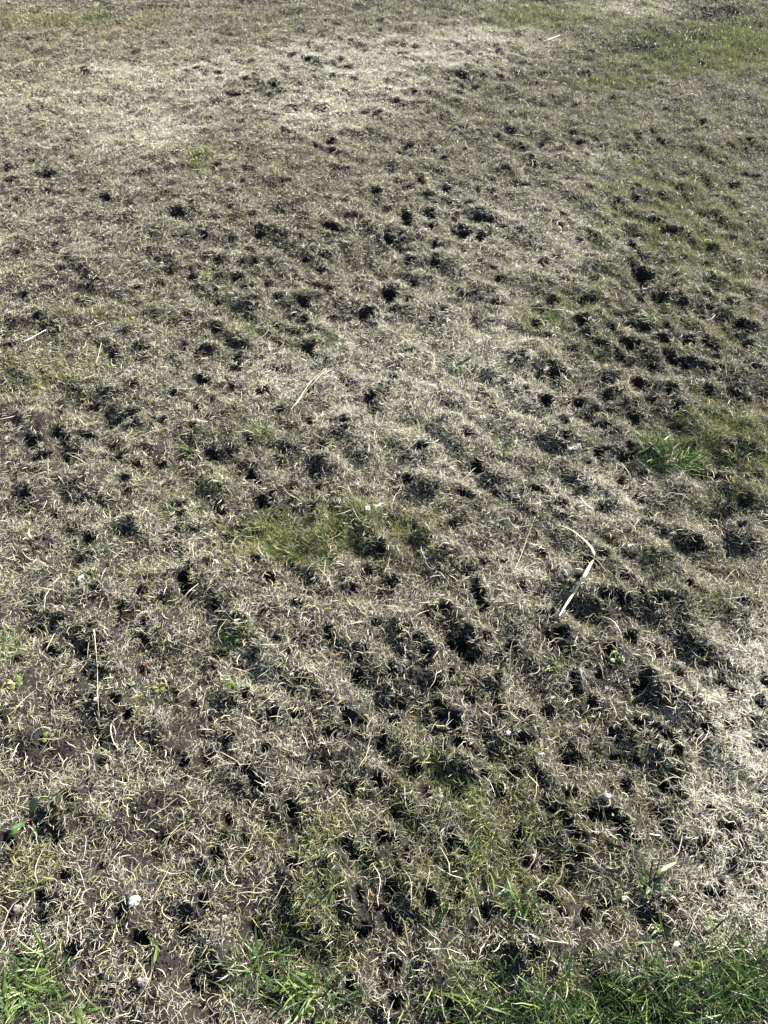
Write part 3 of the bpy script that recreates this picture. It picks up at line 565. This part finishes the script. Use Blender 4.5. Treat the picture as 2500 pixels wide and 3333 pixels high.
seedling(345, 1790, 'two lobed green seedling just right of a deep hole at left', MCLO, 18, 2)
seedling(2003, 2148, 'bright green two leaved seedling in a hollow at right', MG, 26, 3)
seedling(1608, 1712, 'round clover leaves flat on the turf near the middle', MCLO, 14, 2, 'clover_sprout', .01, None, .95)
seedling(8, 2085, 'blue green rounded seedling cut by the left edge', MCLO, 26, 3, 'clover_sprout')
seedling(1200, 2270, 'low grey green seedling between two soil hollows', MCLO, 14, 2)
seedling(450, 2230, 'pale flattened seedling leaf left of the yellow green seedling', MLF, 24, 1, rnd=.9)
seedling(1350, 1390, 'minute green seedling on pale turf, centre right', MG, 12, 2)
seedling(940, 1245, 'tiny pale green seedling leaf by the leaning dry stem', MCLO, 12, 2)
seedling(600, 2590, 'tiny bright green seedling below the left hand bare soil', MG, 16, 3)
seedling(940, 2930, 'low ragged green seedling at lower centre left', MG, 22, 4)
seedling(2000, 2660, 'tiny yellow green seedling under the grey pebble', MGY, 14, 2)

# --- grass tufts standing out of the turf
YG = [MG, MGY]; DG = [MG, MGD]
tuft(2135, 1490, .045, 46, .045, .09, 'largest deep green grass tuft, on the right side', DG + [MG], .0048, .25, 1.2)
tuft(2215, 1510, .04, 44, .045, .085, 'green grass tuft directly right of the largest tuft, blades swept right', YG + [MG], .0038, .3, 1.2, (-1, 1.2))
tuft(1768, 1530, .010, 18, .040, .065, 'dark spiky little grass tuft right of the centre', DG, .0018, .7, 1.45, None, .5)
tuft(80, 3215, .045, 60, .035, .085, 'bushy bright green grass tuft in the bottom left corner', YG + [MG], .0028, .4, 1.45)
tuft(160, 3140, .015, 8, .06, .10, 'taller arching green blades on top of the corner tuft', [MG, MGY], .0034, .8, 1.4, (1.2, 3.2), .7)
tuft(840, 1075, .020, 16, .04, .08, 'bright green tuft with one tall leaning blade, upper left of centre', [MG, MGY], .003, .3, 1.1)
tuft(1035, 1105, .040, 22, .04, .07, 'yellow green loose tuft next to a bright one, above centre', [MGY, MG], .0022, .4, 1.1, (-1.2, 1))
tuft(860, 1740, .040, 30, .03, .06, 'green tuft at the left of the central mossy patch', YG, .0024, .4, 1.2)
tuft(965, 1800, .025, 22, .03, .06, 'deeper green tuft in the middle of the mossy patch', DG, .0026, .4, 1.2)
tuft(1065, 1830, .020, 14, .035, .06, 'thin upright green tuft at the right of the mossy patch', YG, .0018, .8, 1.4)
tuft(1180, 1700, .030, 20, .03, .05, 'yellow green tuft beneath two pale leaf scraps', [MGY, MG], .002, .5, 1.3)
tuft(1700, 2965, .022, 20, .04, .08, 'green upright tuft beside a deep hollow, lower right', DG, .0026, .7, 1.45)
tuft(1420, 3010, .004, 4, .06, .085, 'pair of tall green blades rising from a black hollow', [MG, MGD], .0034, .9, 1.4, (.4, 1.6), .3)
tuft(2125, 1005, .006, 4, .05, .07, 'single tall bright green blade group on pale turf at upper right', [MG, MGY], .003, 1.1, 1.5, None, .2)
tuft(2075, 955, .015, 12, .04, .06, 'small broad bladed green tuft near the upper right hollows', [MG, MLF], .004, .1, .7, (-.6, 1.0))
tuft(1805, 1055, .028, 22, .03, .055, 'fresh green tuft left of a slanting hollow, upper right', YG, .0024, .5, 1.3)
tuft(1695, 1062, .010, 9, .035, .055, 'thin yellow green sprig left of the fresh tuft', [MGY], .0022, .6, 1.3)
tuft(2480, 1135, .018, 16, .03, .06, 'yellow green starry tuft at the right edge', [MGY, MG], .0036, .2, 1.0)
tuft(2110, 1060, .025, 18, .03, .05, 'flat green tuft under the single tall bright blade', YG, .0026, .2, .9)
tuft(1960, 1110, .016, 12, .03, .05, 'short bright green tuft amid dark hollows', YG, .0026, .6, 1.3)
tuft(2395, 1055, .012, 7, .04, .06, 'few slanting green blades in a hollow at far right', [MG], .0026, .5, 1.1, (1.5, 2.6))
tuft(330, 52, .045, 20, .04, .08, 'bright green tuft near the top left corner', [MG, MGY], .004, .6, 1.4)
tuft(1702, 85, .050, 20, .04, .07, 'vivid green tuft at the top, right of centre', [MG, MGY], .0036, .7, 1.4)
tuft(1728, 8, .040, 14, .04, .07, 'green tuft cut by the top edge', [MG, MGY], .004, .6, 1.4)
tuft(1500, 2235, .010, 7, .03, .05, 'upright olive green sprig right of the bare earth disc', [MG, MGY], .003, .9, 1.45, None, .4)
tuft(1810, 2170, .020, 18, .03, .05, 'yellow green soft tuft between hollows, right of centre', [MGY], .0022, .8, 1.4)
tuft(1400, 2470, .020, 14, .03, .06, 'yellow green upright tuft left of the darkest hollow', [MGY, MG], .002, .9, 1.45)
tuft(1540, 2580, .018, 12, .03, .05, 'mossy green sprig under the darkest hollow', YG, .002, .7, 1.4)
tuft(1560, 2760, .028, 24, .025, .045, 'olive tuft in the lower middle right', [MGY, MG], .0018, .6, 1.3)
tuft(1720, 2700, .012, 12, .03, .055, 'fine dark green sprig above the olive tuft', DG, .0018, .8, 1.4)
tuft(620, 1480, .020, 12, .03, .055, 'faint green sprig among straw left of the centre', YG, .0022, .7, 1.4)
tuft(870, 1420, .030, 18, .035, .065, 'straggly green tuft above the soil hollows, left of centre', YG, .0024, .7, 1.4)
tuft(690, 1410, .018, 10, .035, .06, 'upright thin green sprig left of the straggly tuft', YG, .0020, .9, 1.45)
tuft(1000, 2740, .012, 10, .03, .05, 'thin yellow green sprig at the lower centre left', [MGY], .0018, .9, 1.45)
tuft(30, 2130, .025, 18, .03, .05, 'green tuft at the left edge above the yellow leaf', [MG, MGY], .0026, .4, 1.2)
tuft(745, 2070, .020, 14, .025, .045, 'green grass clump beside the round leaved seedling', YG, .0024, .5, 1.2)
tuft(545, 1690, .014, 8, .035, .055, 'long thin green blades above the left hollows', [MG], .0022, .4, 1.1, (0, 3))
tuft(305, 1890, .010, 7, .04, .055, 'green sprig leaning out of a black hollow at left', [MG], .0020, .6, 1.2, (1.5, 2.6))
tuft(850, 3130, .020, 14, .04, .07, 'dark green broad bladed tuft at the lower left of centre', [MGD, MG], .0042, .3, 1.1)
tuft(1000, 3240, .040, 34, .04, .08, 'bright green tuft along the bottom edge, left of centre', [MG, MGY], .0034, .4, 1.3)
tuft(1060, 2900, .030, 22, .025, .05, 'green tuft near the lower left hollow', YG, .0022, .5, 1.3)
tuft(260, 3320, .025, 12, .04, .06, 'sparse green blades at the bottom edge, left', [MGY, MG], .0036, .3, 1.0)
tuft(20, 3320, .020, 10, .04, .07, 'dark green blades in the very corner, bottom left', DG, .0032, .4, 1.2)

# --- sprigs traced blade by blade
r = empty('grass_sprig', G(508, 3078), 'three bladed bright green sprig on soil at lower left', 'grass sprig')
pxblade(r, [(508,3078),(500,3068),(488,3056),(480,3046)], [.004,.014,.024,.030], [.003,.0035,.003,.0004], MG)
pxblade(r, [(508,3076),(504,3062),(497,3046),(490,3036)], [.004,.018,.03,.036], [.002,.0025,.002,.0004], MGY)
pxblade(r, [(510,3078),(508,3100),(504,3122),(501,3138)], [.006,.012,.012,.008], [.0035,.005,.005,.001], MGY)
r = empty('grass_sprig', G(770, 2240), 'green sprig with long blades pointing left on straw', 'grass sprig')
pxblade(r, [(775,2242),(755,2228),(720,2220),(680,2212)], [.004,.014,.016,.010], [.003,.0045,.004,.0004], MG)
pxblade(r, [(768,2236),(752,2215),(742,2198)], [.004,.020,.028], [.003,.0035,.0004], MGY)
pxblade(r, [(772,2238),(730,2236),(690,2238)], [.004,.014,.008], [.003,.0035,.0004], MG)
pxblade(r, [(775,2240),(800,2215),(850,2165)], [.004,.018,.012], [.002,.0025,.0004], MGD)
r = empty('wiry_grass_plant', G(2112, 2890), 'wiry green grass plant with a pale flat blade, lower right', 'grass plant')
for pts, ups, w_, mt in (
    ([(2113,2890),(2116,2850),(2122,2815),(2125,2797)], [.003,.03,.055,.065], .0032, MGD),
    ([(2135,2840),(2155,2832),(2180,2817),(2203,2806)], [.03,.034,.034,.030], .0058, MGY),
    ([(2120,2880),(2138,2835),(2144,2808),(2158,2777)], [.003,.03,.045,.06], .0026, MGD),
    ([(2158,2777),(2140,2768),(2110,2758),(2080,2750)], [.06,.055,.045,.03], .0030, MGD),
    ([(2105,2868),(2100,2835),(2095,2800),(2085,2765)], [.003,.025,.045,.055], .0040, MG),
    ([(2112,2888),(2095,2860),(2078,2835)], [.004,.02,.028], .0026, MG),
    ([(2120,2888),(2140,2870),(2165,2852)], [.004,.02,.03], .0034, MGD),
    ([(2122,2890),(2145,2884),(2168,2881)], [.004,.016,.02], .0042, MG),
    ([(2125,2894),(2160,2895),(2200,2901)], [.004,.016,.010], .0036, MG),
    ([(2122,2892),(2105,2905),(2082,2928)], [.004,.012,.008], .0050, MLF),
    ([(2106,2884),(2106,2908),(2102,2935)], [.004,.02,.012], .0034, MG),
    ([(2098,2880),(2088,2884),(2076,2892)], [.004,.012,.010], .0048, MLF)):
    m_ = len(pts); pxblade(r, pts, ups, w_ * np.array([.7] + [1] * (m_ - 2) + [.12 if w_ < .005 else .5]), mt)
r = empty('grass_sprig', G(2155, 3030), 'dark green four bladed sprig above the lush corner', 'grass sprig')
for pts, ups in (([(2156,3032),(2150,3000),(2145,2965)],[.003,.03,.05]),([(2152,3034),(2135,3030),(2110,3060)],[.003,.03,.02]),([(2158,3034),(2180,3030),(2200,3010)],[.003,.02,.025]),([(2152,3030),(2140,3010),(2128,3020)],[.003,.03,.03])):
    pxblade(r, pts, ups, [.003,.004,.0004], MG)
r = empty('grass_sprig', G(2322, 3025), 'spiky green sprig at the upper rim of the lush corner', 'grass sprig')
for pts, ups in (([(2322,3030),(2310,3010),(2285,2997)],[.003,.03,.035]),([(2324,3028),(2345,3005),(2370,2985)],[.003,.03,.045]),([(2322,3030),(2318,3000),(2312,2985)],[.003,.03,.045]),([(2326,3034),(2345,3048),(2355,3072)],[.003,.02,.01])):
    pxblade(r, pts, ups, [.003,.0038,.0004], MG)
r = empty('grass_sprig', G(190, 2578), 'single pale green blade pointing down left above the red stemmed weed', 'grass sprig')
pxblade(r, [(190,2576),(175,2584),(152,2598),(130,2603),(102,2614)], [.010,.022,.030,.034,.034], [.002,.003,.003,.0025,.0004], MG)
pxblade(r, [(190,2576),(178,2578),(163,2579)], [.008,.012,.010], [.002,.002,.0004], MGY)
r = empty('grass_sprig', G(580, 1810), 'slim green shoot standing in straw left of centre top', 'grass sprig')
pxblade(r, [(578,1740),(576,1710),(572,1675)], [.004,.03,.05], [.003,.003,.0004], MG)
pxblade(r, [(578,1740),(590,1720),(598,1700)], [.004,.02,.03], [.002,.003,.0004], MGY)

# --- straws and dead stems
def straw(pts, ups, r0, r1, label, mat=None, name='dry_stem', cat='dry stem'):
    return mk(name, tube([G(x, y, u * .8 + .003) for (x, y), u in zip(pts, ups)], r0 * .75, r1 * .75), mat or MSTR, label=label, cat=cat)
r = empty('bent_straw', G(1930, 1822), 'thick pale straw bent at an angle, the longest in the right half', 'straw')
mk('stalk', strip([G(1815,1707,0.024),G(1860,1725,0.030),G(1895,1752,0.034),G(1918,1775,0.036),G(1934,1802,0.036),G(1932,1822,0.034)], [.001,.0028,.0036,.006,.005,.0025], (0,0,1), .25, .3, .0008), MSTR, r, np.array(r.location))
mk('stalk', strip([G(1932,1822,0.034),G(1918,1845,0.036),G(1900,1880,0.038),G(1875,1920,0.036),G(1845,1965,0.032),G(1820,2006,0.026)], [.003,.0065,.0072,.006,.0048,.002], (0,0,1), .25, -.2, .0008), MSTR, r, np.array(r.location))
straw([(1922,1832),(1880,1828),(1830,1825),(1770,1828),(1710,1846),(1665,1880)], [.022,.030,.034,.032,.026,.012], .0007, .0006, 'thin brown arching stem meeting the bent straw at its elbow', MSTB)
straw([(1742,1680),(1718,1745),(1695,1810),(1668,1868)], [.020,.026,.022,.010], .0007, .0006, 'thin tan stem leaning left of the bent straw', MSTR)
r = empty('forked_straw', G(945, 1336), 'pale forked dry straw leaning right, left of centre', 'straw')
mk('stalk', tube([G(945,1336,.012),G(975,1295,.020),G(1010,1245,.024),G(1056,1200,.022)], .0011, .0007), MSTR, r, np.array(r.location))
mk('stalk', tube([G(958,1322,.014),G(990,1282,.020),G(1030,1235,.022),G(1062,1202,.014)], .0007, .0006), MSTR, r, np.array(r.location))
straw([(40,1137),(75,1113),(110,1095),(150,1073)], [.010,.016,.016,.012], .0017, .0013, 'stout pale straw lying slanted near the left edge')
straw([(330,1115),(322,1150),(312,1183)], [.016,.016,.010], .0011, .0007, 'short thin straw upright in view, upper left')
straw([(306,2050),(312,2110),(317,2180),(318,2260),(322,2325)], [.006,.014,.016,.014,.008], .0009, .0008, 'long thin straw running straight down the left part')
straw([(295,2133),(275,2165),(255,2190)], [.012,.014,.008], .0012, .0008, 'short straw left of the long thin straw')
straw([(1760,138),(1790,127),(1822,115)], [.014,.018,.014], .0030, .0028, 'stout pale twig near the top, right of centre')
straw([(2200,322),(2220,312),(2255,305)], [.014,.018,.014], .0022, .0020, 'pale straw piece in the upper right')
straw([(1685,245),(1692,228)], [.012,.02], .0018, .0014, 'short pale straw stub in the upper right centre')
straw([(670,113),(715,114),(765,122)], [.014,.02,.012], .0014, .0012, 'thin brown straw near the top left', MSTB)
straw([(1022,342),(1048,330)], [.014,.016], .0018, .0014, 'short tan straw in the bleached upper area')
straw([(1903,2793),(1915,2794),(1930,2798)], [.014,.015,.013], .0016, .0014, 'short thick whitish straw across a black hollow, lower right')
straw([(1985,2780),(1987,2795),(1989,2812)], [.014,.014,.010], .0013, .0009, 'thin whitish straw bit just right of the thick short one')
straw([(2115,2714),(2132,2718),(2148,2719)], [.014,.016,.013], .0018, .0014, 'short tan straw on turf above the wiry grass plant')
straw([(1850,3070),(1770,3060)], [.012,.012], .0010, .0007, 'fine pale straw lying level in the lower right')
straw([(2170,950),(2220,962),(2235,965)], [.012,.016,.010], .0010, .0008, 'thin bleached stem lying level in the upper right')
straw([(2085,960),(2120,1000),(2150,1025)], [.012,.016,.010], .0009, .0007, 'thin bleached stem slanting beside the tall bright blade')
straw([(162,835),(215,832),(245,828)], [.010,.014,.010], .0013, .0011, 'pale thin straw at the left, above the soil patch')
straw([(440,3120),(470,3160),(480,3200)], [.006,.010,.006], .0010, .0008, 'thin straw curling by the dead leaf at lower left')
straw([(1320,2040),(1360,2000),(1400,1985)], [.012,.016,.010], .0008, .0007, 'fine straw arching near the middle of the lawn')

# --- dead leaves, petals, pebbles
def scrap(px, py, wpx, hpx, label, mat, name='dried_leaf', cat='dead leaf', up=.014, tilt=(.35, -.2), ragged=.25, cup=.25, seed=0, az=0.0):
    q = np.random.default_rng(seed + int(px)); p = G(px, py, up); z = on_plane(px, py)[2]
    a, b = wpx * z / F / 2, hpx * z / F / 2 / math.sin(math.atan2(CAM_H, p[1]))
    n = 28; th = np.arange(n) * 2 * math.pi / n
    rr = 1 + ragged * (np.interp(th, np.linspace(0, 2 * math.pi, 9), np.append(q.random(8), 0) * 1.0) - .5) + ragged * .35 * (q.random(n) - .5)
    V = []; 
    for s in (1, .66, .33):
        for i in range(n):
            X, Y = a * s * rr[i] * math.cos(th[i]), b * s * rr[i] * math.sin(th[i])
            zz = cup * a * (s * s) * math.cos(2 * th[i] + .6) + .12 * a * math.sin(5 * th[i] + s * 2) * s
            V.append((X, Y, zz))
    V.append((0, 0, 0)); V = np.array(V)
    V[:, 2] += V[:, 0] * tilt[0] + V[:, 1] * tilt[1]
    ca, sa = math.cos(az), math.sin(az)
    V = np.stack([V[:, 0] * ca - V[:, 1] * sa, V[:, 0] * sa + V[:, 1] * ca, V[:, 2]], 1)
    m0 = len(V); V = np.concatenate([V, V - [0, 0, .0006]]); F_ = []
    for o_, fl in ((0, 1), (m0, -1)):
        for k in range(2):
            for i in range(n):
                j = (i + 1) % n; f = (o_ + k * n + i, o_ + k * n + j, o_ + (k + 1) * n + j, o_ + (k + 1) * n + i); F_.append(f[::fl])
        for i in range(n): F_.append((o_ + 2 * n + i, o_ + 2 * n + (i + 1) % n, o_ + 3 * n)[::fl])
    for i in range(n): F_.append((i, m0 + i, m0 + (i + 1) % n, (i + 1) % n))
    return mk(name, (V + p, F_), mat, label=label, cat=cat)
scrap(438, 2932, 40, 30, 'curled whitish dry leaf casting a black shadow, lower left', MPAL, up=.020, tilt=(.15, .1), az=.1, cup=.12)
scrap(1232, 1646, 40, 20, 'long whitish leaf scrap, right one of two near the centre', MPAL, up=.016, az=.2)
scrap(1196, 1653, 16, 20, 'small whitish leaf scrap, left one of two near the centre', MPAL, up=.016)
scrap(1862, 1458, 28, 16, 'white petal scrap beside the feathery weed', MPAL, 'petal', 'petal', .014, ragged=.9)
scrap(1884, 1450, 12, 20, 'grey folded leaf right of the white petal scrap', MSTO, up=.018)
scrap(2205, 1382, 12, 16, 'pinkish petal above the largest green tuft', MPNK, 'petal', 'petal', .014)
scrap(2060, 1345, 24, 10, 'dull curled leaf on turf, upper right of the centre', MSTO, up=.016)
scrap(815, 1210, 30, 10, 'tan oval leaf lying flat, left of the forked straw', MSTR, up=.012, ragged=.15)
scrap(462, 3195, 38, 24, 'grey pink broken leaf on bare soil, bottom left', plain('grey_pink_leaf', (.24, .20, .18), (.38, .33, .31)), up=.010, ragged=.8)
scrap(1092, 2135, 40, 24, 'brown crumpled leaf in a soil hollow, left of the bare earth disc', MBRN, up=.006, ragged=.6)
scrap(2035, 2925, 24, 20, 'small tan curled leaf left of the wiry grass plant', MSTR, up=.012, cup=.5)
scrap(1665, 1175, 12, 10, 'tiny pale leaf at the top rim of a hollow', MPAL, up=.014)
scrap(1775, 1200, 16, 12, 'small whitish leaf at a hollow edge, right of centre', MPAL, up=.014)
scrap(260, 1882, 20, 26, 'broken whitish leaf on soil left of the leaning sprig', MPAL, up=.010, ragged=.8)
scrap(775, 1858, 12, 12, 'small white leaf fragment on straw, left of centre', MPAL, up=.012, ragged=.7)
scrap(770, 2020, 22, 12, 'small whitish leaf fragment in a black hollow, left of centre', MPAL, up=.010, ragged=.7)
scrap(312, 2275, 18, 16, 'pale leaf stuck under the long thin straw', MPAL, up=.010)
scrap(2225, 1763, 18, 14, 'small white flake in the right part', MPAL, up=.014, ragged=.6)
scrap(2050, 1775, 16, 12, 'small cream flake left of the white flake', MPAL, up=.014)
scrap(1800, 2270, 16, 10, 'whitish flake on soil between two hollows, right', MPAL, up=.008)
scrap(2425, 2280, 24, 8, 'long whitish flake near the right edge', MPAL, up=.014)
scrap(1655, 2385, 14, 16, 'cream flake below the yellow green soft tuft', MPAL, up=.012)
scrap(475, 2160, 26, 16, 'reddish brown leaf among straw at left', MBRN, up=.010)
scrap(540, 2165, 20, 14, 'second reddish brown leaf, just right of the first', MBRN, up=.010)
scrap(1640, 1163, 14, 7, 'dark brown leaf chip on the pale turf', MBRN, up=.014)
scrap(1700, 1180, 26, 6, 'dark brown bark strip right of the leaf chip', MBRN, up=.012)
scrap(730, 2987, 18, 20, 'tan pink leaf bit in the lower left middle', MPNK, up=.010)
scrap(60, 2955, 34, 24, 'pale greyish dead leaf lying near the lower left edge', plain('greyish_leaf', (.30, .27, .22), (.42, .38, .31)), up=.010, ragged=.5)
scrap(2125, 3020, 10, 8, 'tiny cream chip by the four bladed sprig', MPAL, up=.010)
def pebble(px, py, wpx, label, mat, up=.004):
    q = np.random.default_rng(int(px * 3)); p = G(px, py, up); z = on_plane(px, py)[2]; rad = wpx * z / F / 2
    import bmesh
    bm = bmesh.new(); bmesh.ops.create_icosphere(bm, subdivisions=3, radius=1)
    off = q.normal(size=(10, 3)); amp = q.random(10) * .12
    for v in bm.verts:
        c = v.co; d = 1 + sum(amp[i] * math.sin(off[i] @ np.array(c) * 2.2 + i) for i in range(10))
        v.co = (c.x * rad * 1.15 * d, c.y * rad * .9 * d, c.z * rad * .65 * d)
    me = bpy.data.meshes.new('pebble'); bm.to_mesh(me); bm.free()
    me.polygons.foreach_set('use_smooth', np.ones(len(me.polygons), dtype=bool)); me.materials.append(mat)
    return link('pebble', me, None, label, 'pebble', loc=p)
pebble(1977, 2592, 22, 'grey rounded pebble half sunk in turf, lower right', MSTO, .010)
pebble(1738, 2785, 13, 'pale cream pebble below the olive tuft', MPAL, .010)
pebble(1434, 2592, 16, 'small grey brown pebble at the edge of a hollow', MSTO, .008)
pebble(1108, 2110, 10, 'tiny pinkish stone in the soil hollow left of the earth disc', MPNK, .004)
r = empty('withered_blade', G(2190, 3100), 'yellowish withered curled blade lying above the lush corner', 'dead blade')
mk('blade', strip([G(2182,3104,.012),G(2192,3088,.020),G(2200,3076,.024),G(2206,3071,.022),G(2214,3075,.016)], [.002,.007,.007,.006,.001], (0,0,1), .3, .5, .0005), MSTR, r, np.array(r.location))
print('done')
